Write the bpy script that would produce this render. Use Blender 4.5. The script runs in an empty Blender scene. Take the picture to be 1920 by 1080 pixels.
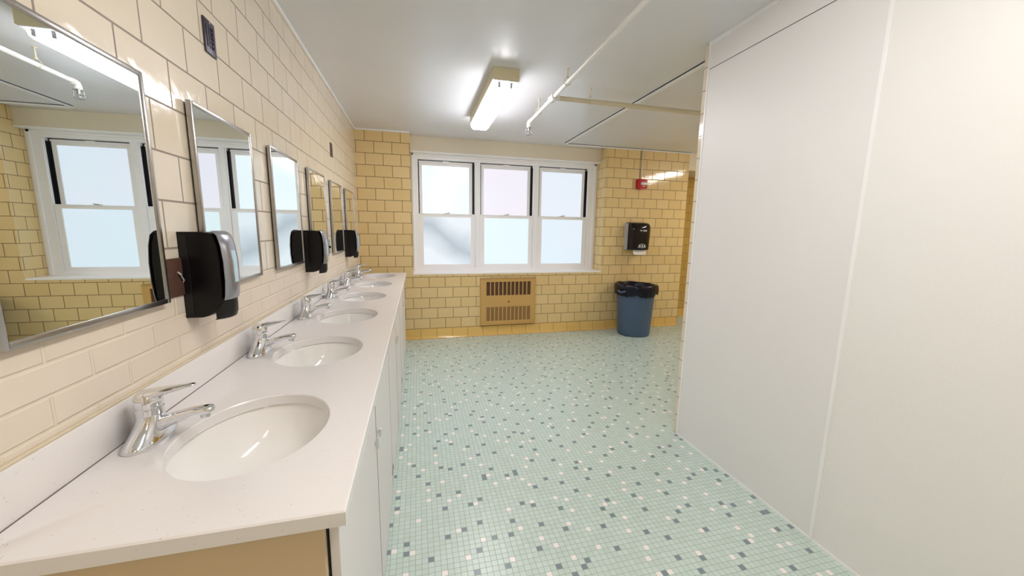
import bpy, bmesh, math, random
from mathutils import Vector, Matrix, noise
S = bpy.context.scene
C = S.collection
PI = math.pi
random.seed(7)

# ------------------------------------------------------------------ camera
cam_d = bpy.data.cameras.new('camera'); cam = bpy.data.objects.new('camera', cam_d); C.objects.link(cam)
F_PX = 700.25
yaw, pitch, roll = 0.2474, -0.1526, 0.01457
F = Vector((math.sin(yaw)*math.cos(pitch), math.cos(yaw)*math.cos(pitch), math.sin(pitch)))
R0 = Vector((math.cos(yaw), -math.sin(yaw), 0)); U0 = R0.cross(F)
RT = R0*math.cos(roll) + U0*math.sin(roll); UP = -R0*math.sin(roll) + U0*math.cos(roll)
M4 = Matrix(((RT.x, UP.x, -F.x, 0.6937), (RT.y, UP.y, -F.y, -4.8786), (RT.z, UP.z, -F.z, 1.4197), (0, 0, 0, 1)))
cam.matrix_world = M4
cam_d.sensor_width = 36; cam_d.lens = F_PX/1920*36; cam_d.clip_start = 0.02; cam_d.clip_end = 60
S.camera = cam
# ------------------------------------------------------------------ world, exposure
w = bpy.data.worlds.new('world'); S.world = w; w.use_nodes = True
w.node_tree.nodes['Background'].inputs[0].default_value = (0.8, 0.9, 1.0, 1)
w.node_tree.nodes['Background'].inputs[1].default_value = 1.0
S.view_settings.view_transform = 'Standard'
S.view_settings.look = 'None'
S.view_settings.exposure = 0.07
S.view_settings.gamma = 1.0
S.view_settings.use_curve_mapping = False
S.cycles.max_bounces = 10
S.cycles.diffuse_bounces = 6
S.cycles.glossy_bounces = 6
S.cycles.sample_clamp_indirect = 6.0
S.cycles.caustics_reflective = False
S.cycles.use_denoising = True
LAMP = 31.0       # radiance of the fluorescent diffusers
LAMP_R = 36.0     # right-hand area
FILL_B = 32.0      # unseen light added overhead near the camera for evenness
FILL_C = 13.0     # unseen light added at the back end to even the room
PANE = 0.97

H = 2.5735        # ceiling height
TW, TH = 0.2032, 0.13545
XL, XR, YN = 0.0, 6.2, -7.0

# ------------------------------------------------------------------ material helpers
def col(h):
    h = h.lstrip('#'); v = [int(h[i:i+2], 16)/255 for i in (0, 2, 4)]
    return tuple((c/12.92 if c <= .04045 else ((c+.055)/1.055)**2.4) for c in v) + (1,)

class NT:
    def __init__(s, name):
        s.m = bpy.data.materials.new(name); s.m.use_nodes = True
        s.t = s.m.node_tree; s.n = s.t.nodes; s.b = s.n['Principled BSDF']; s.out = s.n['Material Output']
    def node(s, t, **kw):
        x = s.n.new(t)
        for k, v in kw.items(): setattr(x, k, v)
        return x
    def link(s, a, b): s.t.links.new(a, b)
    def math(s, op, a, b=None, c=None):
        x = s.n.new('ShaderNodeMath'); x.operation = op
        for i, v in enumerate((a, b, c)):
            if v is None: continue
            if isinstance(v, (int, float)): x.inputs[i].default_value = v
            else: s.link(v, x.inputs[i])
        return x.outputs[0]
    def mix(s, f, a, b):
        x = s.n.new('ShaderNodeMix'); x.data_type = 'RGBA'
        for i, v in ((0, f), (6, a), (7, b)):
            if isinstance(v, (int, float, tuple)): x.inputs[i].default_value = v
            else: s.link(v, x.inputs[i])
        return x.outputs[2]
    def noise(s, vec, scale, detail=2, rough=.5):
        x = s.n.new('ShaderNodeTexNoise'); x.inputs['Scale'].default_value = scale
        x.inputs['Detail'].default_value = detail; x.inputs['Roughness'].default_value = rough
        if vec is not None: s.link(vec, x.inputs['Vector'])
        return x
    def bump(s, h, strength=.3, dist=.001, normal=None):
        x = s.n.new('ShaderNodeBump'); x.inputs['Strength'].default_value = strength; x.inputs['Distance'].default_value = dist
        s.link(h, x.inputs['Height'])
        if normal is not None: s.link(normal, x.inputs['Normal'])
        return x.outputs[0]
    def pos(s):
        g = s.n.new('ShaderNodeNewGeometry'); return g.outputs['Position']
    def ramp(s, f, pts):
        x = s.n.new('ShaderNodeValToRGB'); s.link(f, x.inputs[0]); e = x.color_ramp.elements
        while len(e) < len(pts): e.new(.5)
        for i, (p, c) in enumerate(pts): e[i].position = p; e[i].color = c
        return x.outputs[0]

def plain(name, color, rough=.5, metal=0, spec=.5, coat=0, noise_amt=0.03, bump=0, bscale=200, emis=None, es=0, coatr=.1):
    a = NT(name); b = a.b
    c = col(color) if isinstance(color, str) else color
    b.inputs['Roughness'].default_value = rough; b.inputs['Metallic'].default_value = metal
    b.inputs['Specular IOR Level'].default_value = spec
    b.inputs['Coat Weight'].default_value = coat; b.inputs['Coat Roughness'].default_value = coatr
    tc = a.node('ShaderNodeTexCoord').outputs['Object']
    n = a.noise(tc, 6, 3)
    d = tuple(max(0, x*(1-noise_amt*2)) for x in c[:3]) + (1,)
    a.link(a.mix(n.outputs[0], d, c), b.inputs['Base Color'])
    if bump:
        n2 = a.noise(tc, bscale, 2); a.link(a.bump(n2.outputs[0], bump, .001), b.inputs['Normal'])
    if emis:
        b.inputs['Emission Color'].default_value = col(emis); b.inputs['Emission Strength'].default_value = es
    return a.m

def tile_mat(name, c1, c2, mort, u_off, rough=.13, bw=TW, rh=TH, ms=.0032, v_off=0, bump=.55, offset=.5, wob=.12, coat=0, msmooth=.25, bumpd=.0025):
    a = NT(name)
    p = a.pos(); sx = a.node('ShaderNodeSeparateXYZ'); a.link(p, sx.inputs[0])
    u = a.math('ADD', sx.outputs[0], sx.outputs[1]); u = a.math('ADD', u, 40*bw - u_off)
    v = a.math('ADD', sx.outputs[2], v_off + 40*rh)
    cx = a.node('ShaderNodeCombineXYZ'); a.link(u, cx.inputs[0]); a.link(v, cx.inputs[1])
    br = a.node('ShaderNodeTexBrick'); br.offset = offset; br.offset_frequency = 2; br.squash = 1
    a.link(cx.outputs[0], br.inputs['Vector'])
    for k, vv in (('Scale', 1), ('Mortar Size', ms), ('Mortar Smooth', msmooth), ('Bias', 0), ('Brick Width', bw), ('Row Height', rh)):
        br.inputs[k].default_value = vv
    br.inputs['Color1'].default_value = col(c1); br.inputs['Color2'].default_value = col(c2); br.inputs['Mortar'].default_value = col(mort)
    n = a.noise(p, 9, 4, .6)
    cc = a.mix(a.math('MULTIPLY', n.outputs[0], .22), br.outputs['Color'], tuple(x*.8 for x in col(c2)[:3]) + (1,))
    a.link(cc, a.b.inputs['Base Color'])
    inv = a.math('SUBTRACT', 1, br.outputs['Fac'])
    n2 = a.noise(p, 16, 2)
    nb = a.bump(n2.outputs[0], wob, .01)
    a.link(a.bump(inv, bump, bumpd, nb), a.b.inputs['Normal'])
    r = a.math('ADD', rough, a.math('MULTIPLY', br.outputs['Fac'], .6)); a.link(r, a.b.inputs['Roughness'])
    a.b.inputs['Coat Weight'].default_value = coat
    return a.m

M = {}
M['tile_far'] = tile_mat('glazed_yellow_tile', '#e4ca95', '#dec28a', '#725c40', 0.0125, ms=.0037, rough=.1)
M['tile_base'] = tile_mat('amber_base_tile', '#e4bf74', '#dfb868', '#94744a', 0.0938+.1016, v_off=0)
M['tile_left'] = tile_mat('glazed_cream_tile', '#e3d8c6', '#e0d3bf', '#8a8076', .1606, rough=.1)
M['tile_small'] = tile_mat('painted_small_brick', '#e3d8c8', '#e1d4c3', '#e2d6c2', -3.9+.1, rh=.0635, ms=.005, v_off=-.0127+.0635, rough=.3, bump=.6, bumpd=.003, msmooth=.7)
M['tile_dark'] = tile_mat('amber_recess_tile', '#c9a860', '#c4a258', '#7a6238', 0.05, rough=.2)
M['white_paint'] = plain('white_gloss_paint', '#f3f2f2', .3, noise_amt=.01)
M['plaster'] = plain('cream_plaster', '#e4dac6', .45, noise_amt=.02, bump=.1, bscale=30)
M['upvc'] = plain('white_window_frame', '#f2f2f4', .35, noise_amt=.01)
M['black_track'] = plain('black_track', '#15151c', .5)
M['dark_gap'] = plain('dark_gap', '#17120f', .7)
M['trim'] = plain('white_trim_plastic', '#f0f0f1', .3, noise_amt=.01)

# ceiling: semi-gloss paint with faint roller marks
a = NT('ceiling_paint'); p = a.pos(); n = a.noise(p, 2.2, 4, .55)
a.link(a.mix(n.outputs[0], col('#dadade'), col('#e2e2e5')), a.b.inputs['Base Color'])
a.b.inputs['Roughness'].default_value = .3
n2 = a.noise(p, 35, 4, .6); n3 = a.noise(p, 3, 2)
a.link(a.bump(n2.outputs[0], .12, .004, a.bump(n3.outputs[0], .25, .03)), a.b.inputs['Normal'])
M['ceiling'] = a.m

# floor: one-inch mosaic, pale green with scattered white and slate squares
a = NT('floor_mosaic'); p = a.pos(); sx = a.node('ShaderNodeSeparateXYZ'); a.link(p, sx.inputs[0])
P = .0265
ux = a.math('DIVIDE', a.math('ADD', sx.outputs[0], 10), P); uy = a.math('DIVIDE', a.math('ADD', sx.outputs[1], 10), P)
fx = a.math('FRACT', ux); fy = a.math('FRACT', uy)
cb = a.node('ShaderNodeCombineXYZ'); a.link(a.math('FLOOR', ux), cb.inputs[0]); a.link(a.math('FLOOR', uy), cb.inputs[1])
ix, iy = a.math('FLOOR', ux), a.math('FLOOR', uy)
def scatter(K, ox, oy, seed):
    # one tile picked at random in every K x K block
    jx, jy = a.math('ADD', ix, ox), a.math('ADD', iy, oy)
    bx, by = a.math('FLOOR', a.math('DIVIDE', a.math('ADD', jx, .5), K)), a.math('FLOOR', a.math('DIVIDE', a.math('ADD', jy, .5), K))
    lx, ly = a.math('SUBTRACT', jx, a.math('MULTIPLY', bx, K)), a.math('SUBTRACT', jy, a.math('MULTIPLY', by, K))
    c3 = a.node('ShaderNodeCombineXYZ'); a.link(bx, c3.inputs[0]); a.link(by, c3.inputs[1]); c3.inputs[2].default_value = seed
    wn = a.node('ShaderNodeTexWhiteNoise', noise_dimensions='3D'); a.link(c3.outputs[0], wn.inputs['Vector'])
    sc = a.node('ShaderNodeSeparateColor'); a.link(wn.outputs['Color'], sc.inputs[0])
    qx = a.math('FLOOR', a.math('MULTIPLY', sc.outputs[0], K-.001)); qy = a.math('FLOOR', a.math('MULTIPLY', sc.outputs[1], K-.001))
    ex = a.math('LESS_THAN', a.math('ABSOLUTE', a.math('SUBTRACT', lx, qx)), .4)
    ey = a.math('LESS_THAN', a.math('ABSOLUTE', a.math('SUBTRACT', ly, qy)), .4)
    return a.math('MULTIPLY', ex, ey)
wn2 = a.node('ShaderNodeTexWhiteNoise', noise_dimensions='3D')
cb2 = a.node('ShaderNodeCombineXYZ'); a.link(a.math('FLOOR', ux), cb2.inputs[0]); a.link(a.math('FLOOR', uy), cb2.inputs[1]); cb2.inputs[2].default_value = 5
a.link(cb2.outputs[0], wn2.inputs['Vector'])
base = a.mix(wn2.outputs['Value'], col('#bdd0c7'), col('#c6d8d1'))
isw = scatter(5, 0, 0, 1.5); isd = scatter(5, 2, 3, 8.5)
base = a.mix(isw, base, col('#f0ebe8')); base = a.mix(isd, base, col('#74868c'))
gx = a.math('ABSOLUTE', a.math('SUBTRACT', fx, .5)); gy = a.math('ABSOLUTE', a.math('SUBTRACT', fy, .5))
g = a.math('MAXIMUM', gx, gy)
gm = a.node('ShaderNodeMapRange'); a.link(g, gm.inputs[0]); gm.inputs[1].default_value = .450; gm.inputs[2].default_value = .475
big = a.noise(p, 1.4, 3, .6)
gcol = a.mix(big.outputs[0], col('#87938b'), col('#a9b3ab'))
cc = a.mix(gm.outputs[0], base, gcol)
cc = a.mix(a.math('MULTIPLY', big.outputs[0], .12), cc, col('#b6b9b0'))
a.link(cc, a.b.inputs['Base Color'])
a.link(a.math('ADD', .3, a.math('MULTIPLY', gm.outputs[0], .4)), a.b.inputs['Roughness'])
n3 = a.noise(p, 14, 2)
a.link(a.bump(a.math('SUBTRACT', 1, gm.outputs[0]), .35, .001, a.bump(n3.outputs[0], .15, .006)), a.b.inputs['Normal'])
M['floor'] = a.m

# frp wall panel: pebbled white sheet
def frp(name, c, st):
    a = NT(name); p = a.pos()
    a.b.inputs['Base Color'].default_value = col(c); a.b.inputs['Roughness'].default_value = .42
    n = a.noise(p, 170, 2, .5); n2 = a.noise(p, 1.2, 2)
    a.link(a.mix(n2.outputs[0], col(c), tuple(x*.965 for x in col(c)[:3])+(1,)), a.b.inputs['Base Color'])
    a.link(a.bump(n.outputs[0], st, .0012), a.b.inputs['Normal']); return a.m
M['frp_a'] = frp('pebbled_white_panel', '#e6e5e5', .25)
M['frp_b'] = frp('pebbled_white_panel_coarse', '#e9e8e6', .5)

# quartz worktop
a = NT('white_quartz'); p = a.node('ShaderNodeTexCoord').outputs['Object']
vo = a.node('ShaderNodeTexVoronoi'); vo.inputs['Scale'].default_value = 160; a.link(p, vo.inputs['Vector'])
sp = a.math('LESS_THAN', vo.outputs['Distance'], .16)
wn = a.noise(p, 60, 2)
sp = a.math('MULTIPLY', sp, a.math('GREATER_THAN', wn.outputs[0], .62))
a.link(a.mix(sp, col('#e2dfde'), col('#b8b0a8')), a.b.inputs['Base Color'])
a.b.inputs['Roughness'].default_value = .22
M['quartz'] = a.m
M['porcelain'] = plain('white_porcelain', '#ecebe8', .07, noise_amt=.005, coat=.5, coatr=.03)
M['laminate'] = plain('pale_grey_laminate', '#e3dfe0', .38, noise_amt=.01)
M['beige_panel'] = plain('beige_laminate_side', '#cfb896', .45, noise_amt=.02)
M['chrome'] = plain('polished_chrome', '#e6e8ec', .06, metal=1, noise_amt=.01)
M['steel'] = plain('brushed_steel_frame', '#b9b6b4', .28, metal=1, noise_amt=.03)
M['gap_line_tan'] = plain('door_gap_line_tan', '#a8937d', .45, metal=.6, noise_amt=.05)
M['mirror'] = plain('mirror_glass', (.86, .91, .91, 1), .0, metal=1, noise_amt=0)
M['black_plastic'] = plain('black_gloss_plastic', '#060508', .3, noise_amt=.1, spec=.3)
M['black_soft'] = plain('black_satin_plastic', '#0e0c0f', .35, noise_amt=.1, spec=.4)
M['grey_plastic'] = plain('silver_grey_plastic', '#aeb1ba', .25, noise_amt=.02)
M['silver'] = plain('silver_cover', '#a3a6b0', .24, metal=.75, noise_amt=.02)
M['smoke'] = plain('smoked_dispenser_cover', '#0d060b', .1, noise_amt=.05, spec=.4)
M['clear_blue'] = plain('pale_blue_gauge_window', '#b5d2e4', .08, noise_amt=.02)
M['paper'] = plain('white_paper_towel', '#e9e7e6', .8)
M['red'] = plain('red_alarm_housing', '#b50f18', .3)
M['strobe'] = plain('clear_strobe_lens', '#dcdfe4', .1, coat=.5)
M['white_print'] = plain('white_print', '#ecebea', .5)
M['can'] = plain('slate_blue_can_plastic', '#4a5f7c', .42, noise_amt=.05)
M['bag'] = plain('black_bin_liner', '#03041a', .22, noise_amt=.1, bump=.9, bscale=38, spec=.35)
M['heater'] = plain('tan_enamel_metal', '#c7a05e', .38, noise_amt=.02)
M['brown_plate'] = plain('rusty_brown_plate', '#5f4033', .6, noise_amt=.25, bump=.5, bscale=60)
M['dark_plate'] = plain('dark_plum_metal_plate', '#45404f', .38, metal=.5, noise_amt=.1)
M['black_print'] = plain('grey_print', '#6a6e74', .5)
M['pipe_white'] = plain('white_painted_pipe', '#ecebe8', .3)
M['pipe_cream'] = plain('cream_painted_pipe', '#d9cdb2', .35)
M['fixture'] = plain('cream_fixture_enamel', '#dcd2b0', .35)
M['brass'] = plain('brass_sprinkler', '#b5aa92', .3, metal=.8)
M['caulk'] = plain('cream_caulk', '#dccfb4', .6, noise_amt=.12)
M['mesh_wire'] = plain('grey_wire', '#8f949b', .35, metal=.6)

def mesh_plate(name, c1, c2):
    a = NT(name); p = a.pos(); sx = a.node('ShaderNodeSeparateXYZ'); a.link(p, sx.inputs[0])
    s = a.math('ADD', a.math('MULTIPLY', sx.outputs[0], 1.0), a.math('MULTIPLY', sx.outputs[2], .7))
    t = a.math('SUBTRACT', a.math('MULTIPLY', sx.outputs[2], .7), sx.outputs[0])
    f1 = a.math('FRACT', a.math('DIVIDE', a.math('ADD', s, 5), .012)); f2 = a.math('FRACT', a.math('DIVIDE', a.math('ADD', t, 5), .012))
    k = a.math('MULTIPLY', a.math('GREATER_THAN', f1, .35), a.math('GREATER_THAN', f2, .35))
    a.link(a.mix(k, col(c1), col(c2)), a.b.inputs['Base Color']); a.b.inputs['Roughness'].default_value = .6
    return a.m
M['mesh_up'] = mesh_plate('dark_brown_grille_mesh', '#6d4a2c', '#2b1710')
M['mesh_low'] = mesh_plate('tan_grille_mesh', '#a88450', '#573520')

def lens_mat(name, strength, c='#fcfaff'):
    a = NT(name); a.b.inputs['Base Color'].default_value = (.8, .8, .8, 1)
    a.b.inputs['Emission Color'].default_value = col(c); a.b.inputs['Emission Strength'].default_value = strength
    a.b.inputs['Roughness'].default_value = .3
    return a.m
M['lens'] = lens_mat('lit_diffuser', LAMP); M['lens_r'] = lens_mat('lit_diffuser_right', LAMP_R, '#fff8f0'); M['lens_fill_b'] = lens_mat('fill_diffuser_overhead', FILL_B, '#fffaf8'); M['lens_fill_c'] = lens_mat('fill_diffuser_rear', FILL_C, '#ffe9d0')

def pane_mat(name, c1, c2, smudge=0, s=PANE):
    a = NT(name); p = a.pos()
    n = a.noise(p, 1.3, 2); c = a.mix(n.outputs[0], col(c1), col(c2))
    if smudge:
        # blurred dark shape of the building seen through the frosted glass
        sx = a.node('ShaderNodeSeparateXYZ'); a.link(p, sx.inputs[0])
        n2 = a.noise(p, 3.0, 2)
        d = a.math('ADD', a.math('MULTIPLY', sx.outputs[0], .62), sx.outputs[2])       # diagonal dark shape outside
        d = a.math('ADD', d, a.math('MULTIPLY', n2.outputs[0], .30))
        f = a.ramp(a.math('ABSOLUTE', a.math('SUBTRACT', d, 2.12)), [(.0, (1, 1, 1, 1)), (.11, (.55, .55, .55, 1)), (.30, (0, 0, 0, 1))])
        c = a.mix(a.math('MULTIPLY', f, smudge), c, col('#9aa7b4'))
    a.b.inputs['Base Color'].default_value = (.12, .13, .13, 1); a.b.inputs['Roughness'].default_value = .16
    a.link(c, a.b.inputs['Emission Color']); a.b.inputs['Emission Strength'].default_value = s
    n3 = a.noise(p, 260, 2); a.link(a.bump(n3.outputs[0], .06, .001), a.b.inputs['Normal'])
    return a.m

# ------------------------------------------------------------------ mesh builder
class B:
    def __init__(s): s.v = []; s.f = []; s.mi = []; s.cur = 0
    def add(s, vs, fs):
        o = len(s.v); s.v += [tuple(v) for v in vs]
        for f in fs: s.f.append(tuple(i+o for i in f)); s.mi.append(s.cur)
    def box(s, x0, y0, z0, x1, y1, z1, bev=0):
        x0, x1 = sorted((x0, x1)); y0, y1 = sorted((y0, y1)); z0, z1 = sorted((z0, z1))
        if bev <= 0:
            v = [(x, y, z) for z in (z0, z1) for y in (y0, y1) for x in (x0, x1)]
            s.add(v, [(0, 2, 3, 1), (4, 5, 7, 6), (0, 1, 5, 4), (2, 6, 7, 3), (0, 4, 6, 2), (1, 3, 7, 5)])
        else:
            bm = bmesh.new(); bmesh.ops.create_cube(bm, size=1)
            bmesh.ops.scale(bm, vec=(x1-x0, y1-y0, z1-z0), verts=bm.verts)
            bmesh.ops.translate(bm, vec=((x0+x1)/2, (y0+y1)/2, (z0+z1)/2), verts=bm.verts)
            bmesh.ops.bevel(bm, geom=bm.edges[:], offset=min(bev, .49*min(x1-x0, y1-y0, z1-z0)), segments=2, affect='EDGES', profile=.5)
            bm.verts.ensure_lookup_table()
            s.add([v.co[:] for v in bm.verts], [tuple(l.index for l in f.verts) for f in bm.faces]); bm.free()
        return s
    def loft(s, rings, cap=True, closed=False):
        n = len(rings[0]); vs = [p for r in rings for p in r]; fs = []
        m = len(rings)
        for i in range(m-1 + (1 if closed else 0)):
            for j in range(n):
                a0 = i*n+j; a1 = i*n+(j+1) % n; b0 = ((i+1) % m)*n+j; b1 = ((i+1) % m)*n+(j+1) % n
                fs.append((a0, a1, b1, b0))
        if cap and not closed:
            fs.append(tuple(reversed(range(n)))); fs.append(tuple((m-1)*n+j for j in range(n)))
        s.add(vs, fs); return s
    def lathe(s, prof, c=(0, 0, 0), seg=32, cap=True, axis='z'):
        rings = []
        for r, z in prof:
            ring = []
            for j in range(seg):
                t = 2*PI*j/seg; x, y = r*math.cos(t), r*math.sin(t)
                if axis == 'z': ring.append((c[0]+x, c[1]+y, c[2]+z))
                elif axis == 'y': ring.append((c[0]+y, c[1]+z, c[2]+x))
                else: ring.append((c[0]+z, c[1]+x, c[2]+y))
            rings.append(ring)
        return s.loft(rings, cap)
    def tube(s, pts, r, seg=12, cap=True, sx=1.0):
        pts = [Vector(p) for p in pts]; rings = []; up = None
        rr = r if isinstance(r, (list, tuple)) else [r]*len(pts)
        for i, p in enumerate(pts):
            d = (pts[min(i+1, len(pts)-1)] - pts[max(i-1, 0)]).normalized()
            if up is None:
                up = Vector((0, 0, 1)) if abs(d.z) < .9 else Vector((0, 1, 0))
            a = d.cross(up).normalized(); b = a.cross(d).normalized(); up = b
            rings.append([tuple(p + a*math.cos(2*PI*j/seg)*rr[i]*sx + b*math.sin(2*PI*j/seg)*rr[i]) for j in range(seg)])
        return s.loft(rings, cap)
    def ring(s, c, R, r, seg=24, n=8, axis='z', sy=1.0):
        rings = []
        for i in range(seg):
            t = 2*PI*i/seg; ring = []
            for j in range(n):
                q = 2*PI*j/n; d = R + r*math.cos(q); x, y, z = d*math.cos(t), d*math.sin(t)*sy, r*math.sin(q)
                if axis == 'y': x, y, z = x, z, y
                if axis == 'x': x, y, z = z, x, y
                ring.append((c[0]+x, c[1]+y, c[2]+z))
            rings.append(ring)
        return s.loft(rings, cap=False, closed=True)
    def prism(s, poly, a0, a1, axis='y'):
        def mk(u, v, a): return {'y': (u, a, v), 'x': (a, u, v), 'z': (u, v, a)}[axis]
        return s.loft([[mk(u, v, a0) for u, v in poly], [mk(u, v, a1) for u, v in poly]])
    def build(s, name, mat, parent=None, smooth=35, loc=None):
        me = bpy.data.meshes.new(name); me.from_pydata(s.v, [], s.f)
        mats = mat if isinstance(mat, (list, tuple)) else [mat]
        for m in mats: me.materials.append(M[m] if isinstance(m, str) else m)
        me.polygons.foreach_set('material_index', s.mi)
        bm = bmesh.new(); bm.from_mesh(me); bmesh.ops.recalc_face_normals(bm, faces=bm.faces); bm.to_mesh(me); bm.free()
        if smooth:
            me.polygons.foreach_set('use_smooth', [True]*len(me.polygons)); me.set_sharp_from_angle(angle=math.radians(smooth))
        me.update()
        o = bpy.data.objects.new(name, me); C.objects.link(o)
        if parent: o.parent = parent
        if loc: o.location = loc
        return o

def empty(name, loc=(0, 0, 0)):
    o = bpy.data.objects.new(name, None); o.empty_display_size = .05; o.location = loc; C.objects.link(o); return o
def tag(o, label=None, cat=None, group=None, kind=None):
    if label: o['label'] = label
    if cat: o['category'] = cat
    if group: o['group'] = group
    if kind: o['kind'] = kind
    return o
def struct(o, label=None):
    o['kind'] = 'structure'
    if label: o['label'] = label
    return o
def copy_tree(root, loc, label):
    r = root.copy(); C.objects.link(r); r.location = loc; r['label'] = label
    for ch in list(root.children):
        c = ch.copy(); C.objects.link(c); c.parent = r
        for g in list(ch.children):
            d = g.copy(); C.objects.link(d); d.parent = c
    return r
def ell(cx, cy, a, b, z, n=48, p=2.0):
    out = []
    for j in range(n):
        t = 2*PI*j/n; c, s_ = math.cos(t), math.sin(t)
        out.append((cx + a*math.copysign(abs(c)**(2/p), c), cy + b*math.copysign(abs(s_)**(2/p), s_), z))
    return out

# ================================================================== THE ROOM
PX0 = 2.455          # partition face
RX = 3.245           # right side of the window recess
LX = 0.628           # left side
PEX = 4.574          # end of the right pier
SZ = .864            # sill height
struct(B().box(-.2, YN-.2, -.1, XR+.2, .9, 0).build('floor', 'floor', smooth=0), 'pale green mosaic floor with scattered white and slate tiles')
struct(B().box(-.2, YN-.2, H, XR+.2, .9, H+.1).build('ceiling', 'ceiling', smooth=0), 'pale painted ceiling')
b = B(); b.box(-.2, YN-.2, 0, 0, .6, 1.219); b.cur = 1; b.box(-.2, YN-.2, 1.219, 0, .6, H)
struct(b.build('wall_left', ['tile_small', 'tile_left'], smooth=0), 'cream tiled wall behind the basins')
b = B()
b.box(0, 0, 0, LX, .45, H); b.box(LX, 0, 0, RX, .45, SZ-.02); b.box(RX, 0, 0, PEX, .45, H)
struct(b.build('wall_far', 'tile_far', smooth=0), 'yellow glazed tile wall around the window')
b = B(); b.box(LX, .17, 2.39, RX, .45, H)
struct(b.build('wall_window_head', 'plaster', smooth=0), 'cream plaster band over the window')
# recess at the right end
b = B(); b.box(PEX, 0, 2.33, XR, .56, H)
struct(b.build('wall_recess_header', 'plaster', smooth=0))
struct(B().box(PEX-.02, .56, 0, XR+.2, .7, H).build('wall_recess', 'tile_dark', smooth=0), 'darker amber tile wall in the side recess')
struct(B().box(XR, YN, 0, XR+.2, .56, H).build('wall_right', 'tile_far', smooth=0))
struct(B().box(-.2, YN-.2, 0, XR+.2, YN, H).build('wall_back', 'tile_left', smooth=0))
# partition block clad with white sheets
b = B(); b.box(PX0+.006, YN, 0, XR, -2.722, H)
struct(b.build('wall_partition', 'tile_left', smooth=0), 'tiled partition wall faced with white sheets')
def sheet(y0, y1, z0, z1, m):
    return B().box(PX0, y0, z0, PX0+.006, y1, z1).build('wall_partition_sheet', m, smooth=0)
struct(sheet(-3.713, -2.768, .006, 2.412, 'frp_a'), 'tall white pebbled wall sheet beside the floor opening')
struct(sheet(YN, -3.713, .006, 2.412, 'frp_b'), 'large white pebbled wall sheet nearest the camera')
struct(sheet(YN, -2.768, 2.416, 2.555, 'frp_a'), 'narrow white sheet strip under the ceiling')
ti = [0]
def trim(bb, m='trim', label=None, sm=0):
    ti[0] += 1; return struct(bb.build('trim_%d' % ti[0], m, smooth=sm), label)
trim(B().box(PX0-.004, -2.774, 0, PX0+.006, -2.762, 2.56, .001), label='white edge strip at the partition end')
trim(B().box(PX0-.005, -3.722, 0, PX0+.006, -3.706, 2.412, .002), label='white vertical joint strip between wall sheets')
trim(B().box(PX0-.003, YN, 0, PX0+.006, -2.764, .012))
trim(B().box(PX0-.010, YN, 2.553, PX0+.02, -2.764, H, .002), label='white moulding along the top of the partition')
trim(B().box(PX0+.001, YN, 2.410, PX0+.006, -2.77, 2.418), 'dark_gap')
# ceiling mouldings
trim(B().box(0, YN, H-.018, .018, 0, H, .004), label='white cove bead along the left wall')
trim(B().box(0, -.018, H-.018, LX, 0, H, .004))
trim(B().box(2.615, -.035, H-.012, 2.65, -.0, H, .002).box(2.615, -2.722, H-.012, 2.65, -.035, H, .002), label='white strip across the ceiling')
trim(B().box(2.65, -.022, H-.02, PEX+.03, 0, H, .004), label='white bead over the right pier')
trim(B().box(2.605, -2.722, H-.004, 2.612, -.03, H).box(2.65, -.030, H-.004, PEX, -.024, H), 'dark_gap')
# cove base along the far wall
b = B()
prof = [(0, 0), (-.028, 0), (-.020, .006), (-.012, .018), (-.007, .035), (-.0055, TH-.006), (0, TH-.002)]
b.prism(prof, .2, PEX, axis='x')
struct(b.build('baseboard_far', 'tile_base', smooth=50), 'amber coved base tiles along the far wall')
b = B(); b.prism([(.56+u, v) for u, v in prof], PEX, XR, axis='x')
struct(b.build('baseboard_recess', 'tile_base', smooth=50))

# ---- window: surround, then three double-hung units
WY = .26
b = B()
b.box(LX, 0.0, SZ-.02, RX, .30, SZ, .003)
trim(b, 'white_paint', 'white window sill')
b = B()
b.box(LX+.002, WY, SZ, .705, WY+.10, 2.39); b.box(3.11, WY, SZ, RX-.002, WY+.10, 2.39)          # jambs
b.box(.705, WY, 2.312, 3.11, WY+.10, 2.39); b.box(.705, WY, SZ, 3.11, WY+.10, .905)              # head, bottom
b.box(.640, WY-.012, SZ, .662, WY, 2.385, .003); b.box(3.19, WY-.012, SZ, 3.222, WY, 2.385, .003)
b.box(.64, WY-.012, 2.352, 3.222, WY, 2.39, .003)
b.box(1.466, WY-.006, .905, 1.522, WY+.10, 2.312); b.box(2.285, WY-.006, .905, 2.355, WY+.10, 2.312)
for x in (1.482, 1.506, 2.303, 2.337): b.box(x-.003, WY-.010, .905, x+.003, WY-.004, 2.312)
trim(b, 'upvc', 'white window surround with two mullions')
b = B(); b.box(LX, .150, 2.378, RX, .30, 2.392, .004)
trim(b, 'white_paint', 'white lip under the plaster band over the window')
cols = [('#f6fcff', '#e0f1f8', '#e3eaf2', '#dde8f0', .0, .8), ('#ece4ef', '#e6e6f2', '#dff0f4', '#dcecf2', 0, 0), ('#e6e3f1', '#d6e8f2', '#e2e3f0', '#d2e9f3', 0, 0)]
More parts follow.
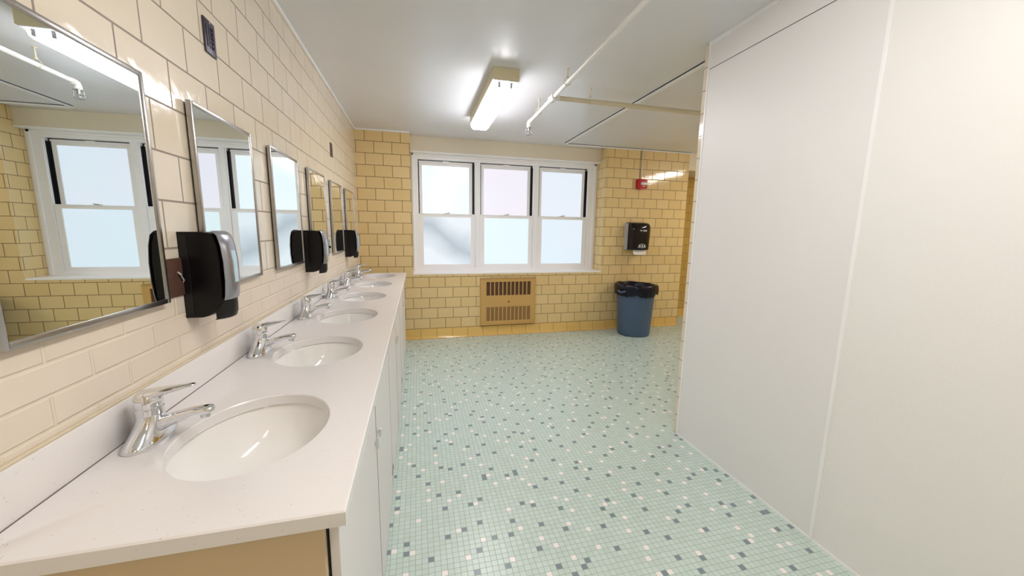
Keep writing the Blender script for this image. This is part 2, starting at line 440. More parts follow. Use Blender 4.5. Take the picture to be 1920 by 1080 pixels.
for i, (x0, x1) in enumerate(((.705, 1.466), (1.522, 2.285), (2.355, 3.11))):
    wn_ = struct(empty('window_%d' % (i+1), (x0, WY, .905)), ['left', 'middle', 'right'][i] + ' white sash window with frosted panes')
    def L(bb, name, m, par, sm=0):
        o = bb.build(name, m, par, smooth=sm)
        bb2 = o.data
        off = Vector((x0, WY, .905))
        if par is wn_ or True:
            for v in bb2.vertices: v.co -= off
        return o
    z0, zm, z1 = .905, 1.607, 2.312
    # black track strips each side of the upper sash
    L(B().box(x0+.012, WY+.050, zm, x0+.026, WY+.09, z1).box(x1-.040, WY+.060, zm, x1-.012, WY+.09, z1).box(x1-.0125, WY+.02, zm+.02, x1-.0115, WY+.09, z1-.03), 'track', 'black_track', wn_)
    L(B().box(x0, WY+.02, z0, x0+.012, WY+.055, z1).box(x1-.012, WY+.02, z0, x1, WY+.055, z1), 'side_liner', 'upvc', wn_)
    us = B(); a0, a1 = x0+.022, x1-.040
    us.box(a0, WY+.05, zm, a0+.040, WY+.075, z1-.01); us.box(a1-.040, WY+.05, zm, a1, WY+.075, z1-.01)
    us.box(a0+.04, WY+.05, z1-.066, a1-.04, WY+.075, z1-.01); us.box(a0, WY+.035, z1-.032, a1, WY+.05, z1-.012, .002)
    us.box((a0+a1)/2-.045, WY+.030, z1-.036, (a0+a1)/2+.045, WY+.04, z1-.006, .003)
    us.box(a0+.04, WY+.05, zm, a1-.04, WY+.075, zm+.024)
    uo = L(us, 'upper_sash', 'upvc', wn_)
    L(B().box(a0+.034, WY+.060, zm+.02, a1-.034, WY+.066, z1-.06), 'upper_pane', pane_mat('frosted_pane_up_%d' % i, cols[i][0], cols[i][1], cols[i][4]), uo)
    ls = B(); a0, a1 = x0+.006, x1-.006
    ls.box(a0, WY+.012, z0, a0+.060, WY+.042, zm+.022); ls.box(a1-.056, WY+.012, z0, a1, WY+.042, zm+.022)
    ls.box(a0+.06, WY+.012, z0, a1-.056, WY+.042, z0+.046); ls.box(a0+.06, WY+.012, zm-.022, a1-.056, WY+.042, zm+.022)
    ls.box(a0, WY+.006, zm+.008, a1, WY+.014, zm+.022, .002)
    lo = L(ls, 'lower_sash', 'upvc', wn_)
    L(B().box(a0+.054, WY+.024, z0+.04, a1-.05, WY+.03, zm-.016), 'lower_pane', pane_mat('frosted_pane_low_%d' % i, cols[i][2], cols[i][3], cols[i][5]), lo)
    xm = (x0+x1)/2
    L(B().box(xm-.04, WY+.014, zm+.022, xm+.03, WY+.034, zm+.030, .002).tube([(xm-.01, WY+.022, zm+.03), (xm+.035, WY+.01, zm+.036)], .004, 8), 'sash_lock', 'steel', wn_, 40)
struct(B().box(LX, WY+.10, SZ, RX, WY+.12, 2.39).build('wall_window_back', 'black_track', smooth=0))

# ================================================================== VANITY
ZC = .9123; CT = .03; CY0, CY1 = -4.216, -.328; CXF = .555
SINK_Y = [-3.862 + .652*i for i in range(6)]; SCX = .284; SA, SB = .165, .203
def near_words(i): return ['nearest the camera', 'second from the camera', 'third from the camera', 'fourth from the camera', 'fifth from the camera', 'farthest from the camera, by the yellow wall'][i]

vt = empty('vanity_worktop', (0, CY0, 0)); tag(vt, 'long white speckled quartz worktop with six oval cut-outs along the left wall', 'worktop')
def shift(o, off):
    for v in o.data.vertices: v.co -= Vector(off)
    return o
b = B(); N = 64
edges = [CY0] + [(SINK_Y[i]+SINK_Y[i+1])/2 for i in range(5)] + [CY1]
bev = .003
X0, X1 = .002, CXF
def rect_pts(y0, y1, cy):
    pts = []
    for j in range(N):
        t = 2*PI*(j+.5)/N; dx, dy = math.cos(t), math.sin(t)
        # ray from the basin centre to the rectangle
        s = 1e9
        if dx > 1e-9: s = min(s, (X1-bev-SCX)/dx)
        if dx < -1e-9: s = min(s, (X0-SCX)/dx)
        if dy > 1e-9: s = min(s, (y1-cy)/dy)
        if dy < -1e-9: s = min(s, (y0-cy)/dy)
        pts.append([SCX+dx*s, cy+dy*s])
    # snap nearest points to the rectangle's corners
    for c in ((X0, y0), (X0, y1), (X1-bev, y0), (X1-bev, y1)):
        k = min(range(N), key=lambda q: (pts[q][0]-c[0])**2+(pts[q][1]-c[1])**2); pts[k] = list(c)
    return pts
for i in range(6):
    y0, y1 = edges[i], edges[i+1]
    if i == 0: y0 += bev
    cy = SINK_Y[i]; rp = rect_pts(y0, y1, cy)
    el = [(SCX+SA*math.cos(2*PI*(j+.5)/N), cy+SB*math.sin(2*PI*(j+.5)/N)) for j in range(N)]
    el2 = [(SCX+(SA+.0025)*math.cos(2*PI*(j+.5)/N), cy+(SB+.0025)*math.sin(2*PI*(j+.5)/N)) for j in range(N)]
    vs = [(x, y, ZC) for x, y in rp] + [(x, y, ZC) for x, y in el2] + [(x, y, ZC-.003) for x, y in el] + [(x, y, ZC-CT) for x, y in el] + [(x, y, ZC-CT) for x, y in rp]
    fs = []
    for k in range(4):
        for j in range(N):
            fs.append((k*N+j, k*N+(j+1) % N, (k+1)*N+(j+1) % N, (k+1)*N+j))
    b.add(vs, fs)
# front and end edges
b.add([(X1-bev, CY0+bev, ZC), (X1-bev, CY1, ZC), (X1, CY1, ZC-bev), (X1, CY0, ZC-bev), (X1, CY0, ZC-CT), (X1, CY1, ZC-CT),
       (X0, CY0+bev, ZC), (X0, CY0, ZC-bev), (X0, CY0, ZC-CT), (X1-bev, CY0+bev, ZC-CT), (X1-bev, CY1, ZC-CT), (X0, CY0+bev, ZC-CT), (X0, CY1, ZC), (X0, CY1, ZC-CT)],
      [(0, 1, 2, 3), (3, 2, 5, 4), (6, 0, 3, 7), (7, 3, 4, 8), (4, 5, 10, 9), (8, 4, 9, 11), (12, 13, 10, 5, 2, 1)])
slab = b.build('slab', 'quartz', vt, smooth=30)
me = slab.data; bm = bmesh.new(); bm.from_mesh(me); bmesh.ops.remove_doubles(bm, verts=bm.verts, dist=1e-5); bmesh.ops.recalc_face_normals(bm, faces=bm.faces); bm.to_mesh(me); bm.free()
shift(slab, (0, CY0, 0))
shift(B().box(0.0005, CY0, ZC+.0005, .011, CY1, 1.008, .002).build('backsplash', 'quartz', vt), (0, CY0, 0))
shift(B().box(.0112, CY0+.001, ZC-.0005, .0128, CY1-.001, ZC+.0006).build('joint_line', 'brown_plate', vt), (0, CY0, 0))
shift(B().box(0.0005, CY0, 1.008, .008, CY1, 1.014, .002).build('caulk_bead', 'caulk', vt), (0, CY0, 0))

# ---- basins
def make_sink():
    r = empty('sink_basin', (SCX, SINK_Y[0], ZC-CT))
    prof = [(1.045, -.0005), (1.035, -.004), (1.02, -.012), (1.0, -.03), (.965, -.055), (.90, -.085), (.80, -.110), (.66, -.128), (.48, -.138), (.28, -.143), (.12, -.146)]
    b = B()
    rings = [ell(0, 0, SA*s, SB*s, z, 64) for s, z in prof]
    outer = [ell(0, 0, SA*s+.012, SB*s+.012, z-.010, 64) for s, z in prof[::-1]]
    outer[-1] = ell(0, 0, SA*1.045+.012, SB*1.045+.012, -.0005, 64)
    b.loft(rings[::1] + outer, cap=False, closed=True)
    b.build('bowl', 'porcelain', r, smooth=60)
    b = B(); b.lathe([(.0, -.1435), (.012, -.1435), (.014, -.141), (.026, -.1405), (.027, -.147), (.0, -.148)], seg=28, cap=False)
    b.build('drain', 'chrome', r, smooth=40)
    b = B()   # small grey maker's mark on the glaze
    t = PI + .55
    for k in range(3):
        for q in (0, 1):
            tt = t + .020*k; rr = .985 - .022*q
            x, y = SA*rr*math.cos(tt), SB*rr*math.sin(tt)
            if q and k == 1: continue
            b.box(x-.001, y-.002, -.044-.01*q, x+.002, y+.002, -.036-.012*q)
    b.build('maker_mark', 'black_print', r)
    return r
sink = tag(make_sink(), 'white oval undermount basin nearest the camera, in front of the first large mirror', 'basin', 'oval basins in the worktop')
for i in range(1, 6): copy_tree(sink, (SCX, SINK_Y[i], ZC-CT), 'white oval undermount basin, ' + near_words(i))

# ---- faucets
def make_faucet():
    r = empty('faucet', (0, SINK_Y[0], ZC))
    b = B()
    prof = [(.060, .033, .074, 0, 2.4), (.060, .033, .075, .006, 2.4), (.060, .031, .073, .010, 2.4), (.060, .029, .064, .018, 2.2), (.061, .028, .052, .027, 2.1), (.063, .0275, .041, .037, 2), (.065, .027, .032, .048, 2), (.066, .0265, .0275, .058, 2), (.066, .026, .026, .066, 2)]
    b.loft([ell(cx, 0, a, bb, z, 40, p) for cx, a, bb, z, p in prof])
    b.build('body', 'chrome', r, smooth=50)
    b = B()
    pts = [(.066, .032, .020, .017), (.085, .038, .0195, .0165), (.105, .046, .018, .0145), (.130, .054, .0165, .0125), (.155, .060, .0155, .0115), (.178, .0635, .015, .0108), (.190, .064, .0142, .0098), (.195, .064, .010, .006)]
    rings = []
    for k, (x, z, hw, hh) in enumerate(pts):
        k2 = min(k+1, len(pts)-1); k1 = max(k-1, 0)
        d = Vector((pts[k2][0]-pts[k1][0], 0, pts[k2][1]-pts[k1][1])).normalized(); n_ = Vector((-d.z, 0, d.x))
        ring = []
        for j in range(28):
            t = 2*PI*j/28; c, s_ = math.cos(t), math.sin(t)
            u = hw*math.copysign(abs(c)**.8, c); v = hh*math.copysign(abs(s_)**.8, s_)
            ring.append((x+n_.x*v, u, z+n_.z*v))
        rings.append(ring)
    b.loft(rings); b.build('spout', 'chrome', r, smooth=50)
    b = B(); b.lathe([(.0105, .058), (.0105, .047), (.0095, .044), (.006, .0445)], c=(.178, 0, 0), seg=24); b.build('aerator', 'chrome', r, smooth=40)
    b = B(); b.lathe([(.0262, .066), (.0272, .067), (.0272, .081), (.0262, .082)], c=(.066, 0, 0), seg=36)
    b.lathe([(.0252, .082), (.0252, .085)], c=(.066, 0, 0), seg=36)
    b.build('collar', 'chrome', r, smooth=40)
    b = B()
    b.lathe([(.0262, .085), (.0270, .088), (.0268, .100), (.0258, .108), (.0225, .116), (.016, .121), (.008, .1235), (.0, .124)], c=(.066, 0, 0), seg=36)
    pts = [(.050, .106, .021, .010), (.066, .112, .023, .0125), (.085, .1155, .021, .0115), (.108, .120, .0175, .0085), (.132, .1245, .0145, .006), (.150, .1280, .012, .0042), (.160, .1292, .0095, .0035), (.164, .1296, .0055, .002)]
    rings = []
    for k, (x, z, hw, hh) in enumerate(pts):
        rings.append([(x - .08*hh*math.sin(2*PI*j/24), hw*math.cos(2*PI*j/24), z + hh*math.sin(2*PI*j/24)) for j in range(24)])
    b.loft(rings); b.build('lever', 'chrome', r, smooth=55)
    return r
fa = tag(make_faucet(), 'chrome single-lever basin tap nearest the camera', 'faucet', 'chrome taps on the worktop')
for i in range(1, 6): copy_tree(fa, (0, SINK_Y[i], ZC), 'chrome single-lever basin tap, ' + near_words(i))

# ---- cabinets (three pairs of doors)
CB0 = -4.168; CW = 1.26; ZT = ZC-CT-.0005
def make_cab(y0):
    r = empty('vanity_cabinet', (0, y0, 0))
    b = B(); b.box(.002, .001, 0, .508, .019, ZT); b.box(.002, CW-.019, 0, .508, CW-.001, ZT)
    b.box(.002, .019, .02, .508, CW-.019, .038); b.box(.002, .019, .038, .012, CW-.019, ZT)
    b.box(.49, .019, ZT-.03, .508, CW-.019, ZT); b.box(.49, .019, 0, .508, CW-.019, .05)
    b.build('body', 'laminate', r, smooth=0)
    for gy in (.002, CW/2-.004, CW-.005): B().box(.5085, gy-.001, .01, .5112, gy+.006, ZT-.01).build('door_gap_shade', 'dark_gap', r, smooth=0)  # dark strips stand in for the shade between the doors
    for k in range(2):
        d0 = .003 + k*(CW/2); d1 = d0 + CW/2 - .005
        d = B().box(.5125, d0, .012, .531, d1, ZT-.012, .0015).build('door', 'laminate', r, smooth=0)
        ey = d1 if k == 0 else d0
        B().box(.5300, ey-.0016, .012, .5318, ey+.0016, ZT-.012).build('gap_line', 'gap_line_tan', d, smooth=0)  # tan strip added to draw the dark line of the door gap
        if k == 1: B().box(.5300, d1-.0016, .012, .5318, d1+.0016, ZT-.012).build('gap_line', 'gap_line_tan', d, smooth=0)
        ky = CW/2 + (-.042 if k == 0 else .040)
        kb = B(); kb.box(.531, ky-.006, .664, .541, ky+.006, .676, .002); kb.box(.538, ky-.007, .650, .544, ky+.007, .682, .002)
        kb.build('handle', 'chrome', d, smooth=30)
        hy = d0+.02 if k == 0 else d1-.02
        B().box(.530, hy-.008, .10, .536, hy+.008, .13, .001).build('hinge', 'steel', d, smooth=0)
    return r
cb = tag(make_cab(CB0), 'pale grey two-door vanity cabinet under the nearest two basins', 'cabinet', 'vanity cabinets under the worktop')
copy_tree(cb, (0, CB0+CW, 0), 'pale grey two-door vanity cabinet in the middle of the row')
copy_tree(cb, (0, CB0+2*CW, 0), 'pale grey two-door vanity cabinet at the far end by the yellow tile wall')
b = B().box(.002, CB0-.018, 0, .508, CB0, ZT); o = b.build('cabinet_end_panel', 'beige_panel', smooth=0)
tag(o, 'flat beige end panel closing the near side of the vanity cabinets', 'panel')

# ================================================================== MIRRORS
MZ0, MZ1 = 1.207, 1.806; MW = .444
def make_mirror():
    r = empty('wall_mirror', (0, 0, MZ0)); h = MZ1-MZ0
    b = B(); D0, D1 = .006, .021; fw = .013
    b.box(D0, -MW/2, 0, D1, -MW/2+fw, h, .002); b.box(D0, MW/2-fw, 0, D1, MW/2, h, .002)
    b.box(D0, -MW/2+fw, 0, D1, MW/2-fw, fw, .002); b.box(D0, -MW/2+fw, h-fw, D1, MW/2-fw, h, .002)
    b.build('frame', 'steel', r, smooth=30)
    B().box(.0105, -MW/2+fw*.6, fw*.6, .0175, MW/2-fw*.6, h-fw*.6).build('mirror_glass', 'mirror', r, smooth=0)
    B().box(.0005, -MW/2+.01, .01, .0105, MW/2-.01, h-.01).build('backing', 'dark_gap', r, smooth=0)
    return r
MY = [-3.873+.652*i for i in range(6)]
mi = tag(make_mirror(), 'steel framed wall mirror nearest the camera, reflecting the window and ceiling light', 'mirror', 'steel framed mirrors on the left wall'); mi.location = (0, MY[0], MZ0)
for i in range(1, 6): copy_tree(mi, (0, MY[i], MZ0), 'steel framed wall mirror, ' + near_words(i))

# ================================================================== SOAP DISPENSERS
def make_disp():
    r = empty('soap_dispenser', (0, 0, 1.13))
    W = .098
    def ring(x0, x1, w0, w1, z, n=10, bulge=0):
        # half-rounded section: flat back at x0, curved front at x1
        out = [(x0, w0, z)]
        for k in range(n+1):
            t = k/n; y = w0+(w1-w0)*t; q = 2*t-1
            out.append((x1 - bulge*abs(q)**2.6, y, z))
        out.append((x0, w1, z)); return out
    b = B()
    zs = [(0.010, .050), (.014, .066), (.024, .082), (.045, .097), (.08, .107), (.18, .109), (.235, .105), (.258, .098), (.268, .088), (.272, .070)]
    b.loft([ring(.0005, x, 0, W, z, bulge=.006) for z, x in zs])
    b.build('housing', 'black_plastic', r, smooth=35)
    b = B()
    b.box(.004, -.0015, .02, .024, 0.001, .262, .0005); b.box(.004, W-.001, .02, .024, W+.0015, .262, .0005)
    b.build('back_plate', 'black_soft', r, smooth=0)
    b = B()
    zs = [(.062, .118, .105), (.075, .122, .108), (.12, .126, .112), (.18, .126, .112), (.23, .121, .108), (.262, .112, .101), (.272, .103, .092), (.276, .092, .084)]
    b.loft([ring(xb, x, .002, W-.002, z, bulge=(x-xb)*.88) for z, x, xb in zs])
    cv = b.build('front_cover', 'silver', r, smooth=40)
    b = B(); b.loft([ring(.11, x+.0015, .034, W-.034, z, bulge=.004) for z, x in [(.115, .1262), (.15, .1270), (.19, .1262), (.215, .1235)]])
    b.build('level_window', 'clear_blue', cv, smooth=40)
    b = B()
    zs = [(.000, .104), (.004, .112), (.020, .117), (.045, .118), (.062, .118)]
    b.loft([ring(.078, x, .004, W-.004, z, bulge=.03) for z, x in zs])
    b.build('push_lever', 'black_soft', r, smooth=40)
    return r
dp = tag(make_disp(), 'large black soap dispenser with silver front between the first and second mirrors', 'soap dispenser', 'black soap dispensers on the left wall')
dp.location = (0, -3.553, 1.13)
copy_tree(dp, (0, -2.276, 1.13), 'black soap dispenser between the third and fourth mirrors')
copy_tree(dp, (0, -.922, 1.13), 'black soap dispenser between the two farthest mirrors')

# ================================================================== WALL PLATES
def plate(y0, y1, z0, z1, m, name='wall_plate'):
    r = empty(name, (0, y0, z0)); W, Hh = y1-y0, z1-z0
    B().box(.0005, 0, 0, .006, W, Hh, .002).build('plate', m, r, smooth=30)
    return r, W, Hh
r, W, Hh = plate(-3.274, -3.200, 2.014, 2.127, 'dark_plate')
b = B(); b.box(.006, .012, .022, .0075, .020, Hh-.022); b.build('slot', 'black_track', r, smooth=0)
b = B()
for k in range(5):
    z = .026+.015*k; b.tube([(.0062, .032, z), (.0075, .040, z+.005), (.0075, .048, z-.004), (.0062, .056, z+.006)], .0016, 6)
b.box(.0055, .028, .018, .0072, .031, .095); b.box(.0055, .058, .018, .0072, .061, .095)
b.build('raised_marking', 'dark_plate', r, smooth=30)
B().lathe([(.003, 0), (.003, .0015), (0, .002)], c=(.006, W/2, Hh-.008), seg=12, axis='x').build('screw', 'chrome', r)
tag(r, 'dark metal wall plate high above the second mirror', 'wall plate')
r, W, Hh = plate(-1.342, -1.268, 2.014, 2.127, 'brown_plate')
B().box(.006, .030, .04, .0075, .044, .075).build('slot', 'black_track', r, smooth=0)
tag(r, 'small brown wall plate high above the far mirrors', 'wall plate')
r, W, Hh = plate(-3.642, -3.545, 1.213, 1.325, 'brown_plate')
B().tube([(.006, .062, .072), (.012, .066, .064), (.010, .074, .056), (.012, .078, .046), (.006, .082, .040)], .003, 8).build('bent_wire', 'steel', r)
tag(r, 'rusty brown wall plate with a bent wire, behind the nearest soap dispenser', 'wall plate')
r, W, Hh = plate(-1.640, -1.582, 1.216, 1.328, 'steel')
B().box(.006, .022, .045, .020, .034, .062, .002).build('toggle', 'black_plastic', r)
tag(r, 'small steel switch plate beside the fifth mirror', 'wall plate')

# ================================================================== HEATER
r = empty('wall_heater', (1.488, 0, .15)); HW, HH = .764, .636
b = B(); y1, y0 = -.032, -.001
xs0, xs1 = .079, .694
def bars(z0, z1, n=11):
    b.box(xs0, y1, z0, xs0+.0001, y0, z1)
    p = (xs1-xs0)/n
    for k in range(1, n): b.box(xs0+k*p-.0065, y1, z0, xs0+k*p+.0065, y1+.004, z1)
b.box(0, y1, 0.018, xs0, y0, HH, .0); b.box(xs1, y1, .018, HW, y0, HH)
b.box(xs0, y1, .018, xs1, y0, .056); b.box(xs0, y1, .246, xs1, y0, .404); b.box(xs0, y1, .588, xs1, y0, HH)
bars(.056, .246); bars(.404, .588)
b.build('front_panel', 'heater', r, smooth=0)
B().box(-.004, -.038, HH-.012, HW+.004, -.0005, HH, .003).build('top_lip', 'heater', r)
B().box(-.002, -.040, 0, HW+.002, -.0005, .017, .003).build('bottom_lip', 'heater', r)
B().box(xs0, -.020, .404, xs1, -.018, .588).build('upper_grille', 'mesh_up', r, smooth=0)
B().box(xs0, -.028, .056, xs1, -.026, .246).build('lower_grille', 'mesh_low', r, smooth=0)
B().lathe([(.011, -.0335), (.011, -.031)], c=(.387, 0, .316), seg=16, axis='y').build('lock_hole', 'dark_gap', r)
tag(r, 'tan metal wall heater with two slotted grilles under the window', 'heater')

# ================================================================== PAPER TOWEL DISPENSER
r = empty('paper_towel_dispenser', (3.585, 0, 1.17)); DW, DH = .315, .39
def rsec(zs, x0, x1, bul):
    rings = []
    for z, d, ins in zs:
        ring = [(x0+ins, -.0005, z)]
        for k in range(13):
            t = k/12; q = 2*t-1; ring.append((x0+ins+(x1-x0-2*ins)*t, -(d - bul*abs(q)**3), z))
        ring.append((x1-ins, -.0005, z)); rings.append(ring)
    return rings
b = B(); b.box(.0, -.085, .0, .006, -.0005, DH-.012, .002); b.box(DW-.006, -.085, 0, DW, -.0005, DH-.012, .002); b.box(.006, -.08, 0, DW-.006, -.0005, .006)
b.build('back_housing', 'grey_plastic', r, smooth=0)
b = B()
b.loft(rsec([(.004, .185, .006), (.02, .192, .004), (.10, .196, .003), (.20, .205, .003), (.28, .21, .003), (.33, .205, .004), (.365, .185, .008), (.383, .155, .014), (.39, .11, .02)], .004, DW-.004, .045))
cv = b.build('cover', 'smoke', r, smooth=40)
# raised vertical seam on the cover
b = B(); b.tube([(.075, -.172, .02), (.078, -.185, .12), (.092, -.198, .22), (.096, -.200, .30), (.085, -.186, .352)], .0035, 8); b.build('cover_ridge', 'grey_plastic', cv)
b = B().box(.165, -.2125, .262, .222, -.200, .285, .002); b.build('sight_window', 'grey_plastic', cv)
b = B().box(.122, -.2125, .268, .148, -.200, .281, .002); b.build('indicator_light', 'white_print', cv)
b = B()   # three little white pictograms in an arched outline
for k in range(3):
    x = .128+.036*k; yy = -.1975-.0005
    b.box(x, yy-.002, .042, x+.010, yy+.004, .066); b.lathe([(.009, 0), (.009, .004)], c=(x+.007, yy-.002, .070), seg=14, axis='y')
    b.box(x+.012, yy-.002, .046, x+.018, yy+.004, .058)
b.tube([(.105, -.1975, .040), (.113, -.1985, .066), (.140, -.1995, .086), (.170, -.2, .090), (.200, -.1995, .086), (.222, -.1985, .066), (.228, -.1975, .040), (.167, -.199, .034), (.105, -.1975, .040)], .0016, 6)
b.build('pictograms', 'white_print', cv)
b = B()
n = 22; top = []; bot = []
for k in range(n+1):
    x = .062+.20*k/n; top.append((x, -.150-.002*math.sin(k), .005)); bot.append((x, -.158-.003*math.sin(k*.7), -.066+.006*(k % 2) + (.02 if k == 0 else .008 if k == 1 else 0)))
vs = top+bot+[(x, y+.002, z) for x, y, z in top]+[(x, y+.002, z) for x, y, z in bot]; m_ = n+1
fs = [(k, k+1, m_+k+1, m_+k) for k in range(n)] + [(2*m_+k+1, 2*m_+k, 3*m_+k, 3*m_+k+1) for k in range(n)] + [(m_+k, m_+k+1, 3*m_+k+1, 3*m_+k) for k in range(n)]
b.add(vs, fs)
po = b.build('paper_towel', 'paper', r, smooth=60)
tag(r, 'black smoked paper towel dispenser with a white sheet hanging out, above the bin', 'towel dispenser')

# ================================================================== FIRE ALARM
r = empty('fire_alarm', (3.715, 0, 2.03)); 
b = B(); b.box(0, -.055, 0.004, .155, -.0005, .132, .006); b.build('housing', 'red', r, smooth=30)
b = B(); b.box(.045, -.072, .050, .15, -.050, .088, .012); b.build('strobe_lens', 'strobe', r, smooth=40)
b = B(); b.prism([(.02, .006), (.135, .006), (.09, -.010), (.06, -.010)], -.05, -.006, axis='y'); b.build('lower_lip', 'red', r)
def text(s, size, loc, rot, mat, parent, name, ext=.0006):
    cu = bpy.data.curves.new(name, 'FONT'); cu.body = s; cu.size = size; cu.extrude = ext; cu.align_x = 'CENTER'
    o = bpy.data.objects.new(name, cu); C.objects.link(o)
    dg = bpy.context.evaluated_depsgraph_get(); me = bpy.data.meshes.new_from_object(o.evaluated_get(dg))
    bpy.data.objects.remove(o); o = bpy.data.objects.new(name, me); C.objects.link(o)
    me.materials.append(M[mat]); o.parent = parent; o.location = loc; o.rotation_euler = rot; return o
text('FIRE', .026, (.096, -.0555, .024), (PI/2, 0, 0), 'white_print', r, 'lettering')
tag(r, 'red fire alarm strobe on the yellow tile pier', 'fire alarm')
b = B(); b.tube([(3.787, -.014, 2.158), (3.787, -.014, H-.02)], .011, 12); o = b.build('conduit_pipe', 'pipe_cream')
tag(o, 'cream vertical conduit running from the ceiling to the red fire alarm', 'conduit')

# ================================================================== TRASH CAN
TX, TY = 3.635, -.300
r = empty('trash_can', (TX, TY, 0))
b = B(); b.lathe([(.0, .004), (.205, .0), (.214, .006), (.222, .03), (.252, .57), (.255, .585), (.262, .59), (.262, .675), (.272, .68), (.274, .695), (.268, .70), (.258, .695), (.248, .60), (.216, .035), (.0, .02)], seg=56, cap=False)
b.build('bin', 'can', r, smooth=40)
for sgn in (-1, 1):
    b = B()
    ang = math.radians(200) if sgn < 0 else math.radians(20)
    dx, dy = math.cos(ang), math.sin(ang); tx, ty = -dy, dx
    pr = [(.262, .645, -.06), (.300, .630, -.05), (.312, .615, 0), (.300, .630, .05), (.262, .645, .06)]
    b.tube([(dx*a_+tx*t_, dy*a_+ty*t_, z_) for a_, z_, t_ in pr], .013, 10, sx=1.0)
    b.tube([(dx*.262+tx*t_, dy*.262+ty*t_, .60+.0*t_) for t_ in (-.055, 0, .055)], .012, 8)
    b.build('handle', 'can', r, smooth=50)
tag(r, 'slate blue round rubbish bin under the towel dispenser', 'bin')
b = B(); seg = 120; rings = []
random.seed(3)
prof = [(.225, .45), (.248, .60), (.252, .69), (.262, .712), (.276, .714), (.288, .700), (.290, .670), (.287, .640), (.283, .612), (.281, .595)]
for k, (rr, z) in enumerate(prof):
    ring = []
    for j in range(seg):
        t = 2*PI*j/seg; v = Vector((math.cos(t)*3.2, math.sin(t)*3.2, z*5))
        nn = noise.noise(v*1.6)*.5+noise.noise(v*4)*.35
        w_ = [0, .2, .3, .7, 1, 1.2, 1.4, 1.6, 1.8, 2.0][k]
        drop = (.045*noise.noise(Vector((math.cos(t)*1.7, math.sin(t)*1.7, 4))) + .02*noise.noise(Vector((math.cos(t)*6, math.sin(t)*6, 1))) - .02)*(max(0, k-5)/4)
        top = (.010*noise.noise(Vector((math.cos(t)*2.5, math.sin(t)*2.5, 9))) + .006*math.sin(t-2.2)) * (1 if 3 <= k <= 5 else .5)
        q = rr + max(-.001, .020*nn)*w_*.9 + (.003 if k > 3 else 0)
        ring.append((q*math.cos(t), q*math.sin(t), z+drop+top))
    rings.append(ring)
b.loft(rings, cap=False); o = b.build('bin_liner', 'bag', smooth=180); o.location = (TX, TY, 0)
tag(o, 'dark shiny plastic bin liner folded over the rim of the blue bin', 'bin liner')

# ================================================================== CEILING LIGHTS
def light(x0, x1, y0, y1, m, label):
    r = empty('ceiling_light', ((x0+x1)/2, y0, H)); hw = (x1-x0)/2; Ln = y1-y0
    B().box(-hw, 0, -.082, hw, Ln, -.0005, .002).build('housing', 'fixture', r, smooth=0)
    B().lathe([(.008, -.002), (.008, .001)], c=(0, 0, -.038), seg=14, axis='y').build('knockout', 'fixture', r)
    pl = [(-hw+.006, -.0825), (-hw+.014, -.112), (-hw+.034, -.130), (hw-.034, -.130), (hw-.014, -.112), (hw-.006, -.0825)]
    B().prism(pl, .055, Ln-.005, axis='y').build('diffuser', m, r, smooth=0)
    for sx in (-.045, .045):
        B().box(sx-.011, .030, -.122, sx+.011, .052, -.083, .004).build('lamp_holder', 'grey_plastic', r)
    b = B()
    b.box(-hw+.01, .002, -.088, hw-.01, .05, -.0825); b.build('end_reflector', 'white_paint', r, smooth=0)
    tag(r, label, 'ceiling light', 'fluorescent ceiling lights'); return r
light(1.243, 1.440, -2.062, -.845, 'lens', 'lit fluorescent ceiling light with cream end cap in front of the window')
light(5.10, 5.30, -2.25, -1.03, 'lens_r', 'fluorescent ceiling light over the area right of the partition, mirrored in the yellow tiles')
light(1.243, 1.440, -4.95, -3.73, 'lens_fill_b', 'unseen fluorescent ceiling light added overhead near the camera to even the light')

light(1.243, 1.440, -6.90, -5.68, 'lens_fill_c', 'unseen fluorescent ceiling light added at the back end of the room to even the light')

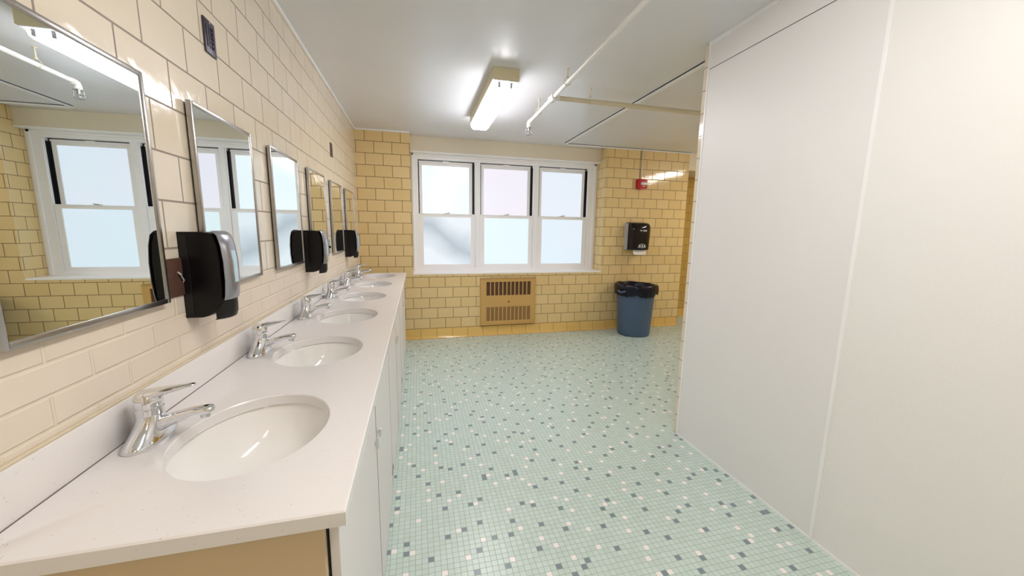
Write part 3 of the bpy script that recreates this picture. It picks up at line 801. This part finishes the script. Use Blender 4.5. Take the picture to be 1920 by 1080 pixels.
# ================================================================== SPRINKLER PIPE
r = empty('sprinkler_pipe', (1.768, 0, H))
PXM = 1.768; zf = lambda y: 2.457 + (y+1.22)*(2.500-2.457)/(-3.15+1.22)
b = B(); b.tube([(0, YN+.01, zf(-3.6)-H), (0, -3.6, zf(-3.6)-H), (0, -1.9, zf(-1.9)-H), (0, -1.225, zf(-1.225)-H)], .0165, 16)
b.build('main_pipe', 'pipe_white', r)
YT = -1.875; zt = zf(YT)-H
b = B(); b.tube([(.01, YT, zt), (XR-.01-PXM, YT, zt)], .0185, 16); b.build('branch_pipe', 'pipe_cream', r)
b = B(); b.tube([(0, YT-.038, zt), (0, YT+.045, zt)], .0235, 16); b.ring((0, YT-.038, zt), .0235, .005, axis='y'); b.ring((0, YT+.045, zt), .0235, .005, axis='y')
b.tube([(.005, YT, zt), (.050, YT, zt)], .0235, 16); b.build('tee', 'pipe_white', r)
b = B(); z0 = zf(-1.225)-H
b.tube([(0, -1.255, z0), (0, -1.225, z0), (0, -1.21, z0-.006), (0, -1.203, z0-.020), (0, -1.203, z0-.045)], .0225, 16); b.build('elbow', 'pipe_white', r)
b = B(); zz = z0-.045
b.lathe([(.012, 0), (.012, -.012), (.008, -.016), (.008, -.030), (.004, -.032)], c=(0, -1.203, zz), seg=16)
b.tube([(-.010, -1.203, zz-.016), (-.013, -1.203, zz-.034), (0, -1.203, zz-.050), (.013, -1.203, zz-.034), (.010, -1.203, zz-.016)], .0018, 6)
b.lathe([(.014, 0), (.014, -.002)], c=(0, -1.203, zz-.052), seg=16)
sh = b.build('sprinkler_head', 'brass', r)
b = B()
for k in range(6):
    t = 2*PI*k/6; c, s_ = math.cos(t), math.sin(t)
    b.tube([(.008*c, -1.203+.008*s_, zz-.004), (.030*c, -1.203+.030*s_, zz-.006), (.033*c, -1.203+.033*s_, zz-.055), (.026*c, -1.203+.026*s_, zz-.068), (.002*c, -1.203+.002*s_, zz-.070)], .0013, 6)
b.ring((0, -1.203, zz-.006), .031, .0014); b.ring((0, -1.203, zz-.034), .033, .0012); b.ring((0, -1.203, zz-.062), .031, .0012)
b.build('wire_guard', 'mesh_wire', sh)
for (x, y) in ((0, -2.17), (0, -1.51), (2.086-PXM, YT), (0, -3.9)):
    z = (zt if x > .1 else zf(max(y, -3.6))-H)
    b = B(); b.tube([(x, y, -.0005), (x, y, z+.038)], .0045, 8); b.lathe([(.013, 0), (.010, -.005)], c=(x, y, -.0005), seg=14)
    b.lathe([(.009, .044), (.009, .034)], c=(x, y, z), seg=6)
    if x > .1: b.ring((x, y, z+.008), .027, .0022, axis='x')
    else: b.ring((x, y, z+.008), .026, .0022, axis='y')
    b.build('hanger', 'pipe_cream', r)
tag(r, 'painted sprinkler pipe with a side branch and caged head hung under the ceiling', 'sprinkler pipe')
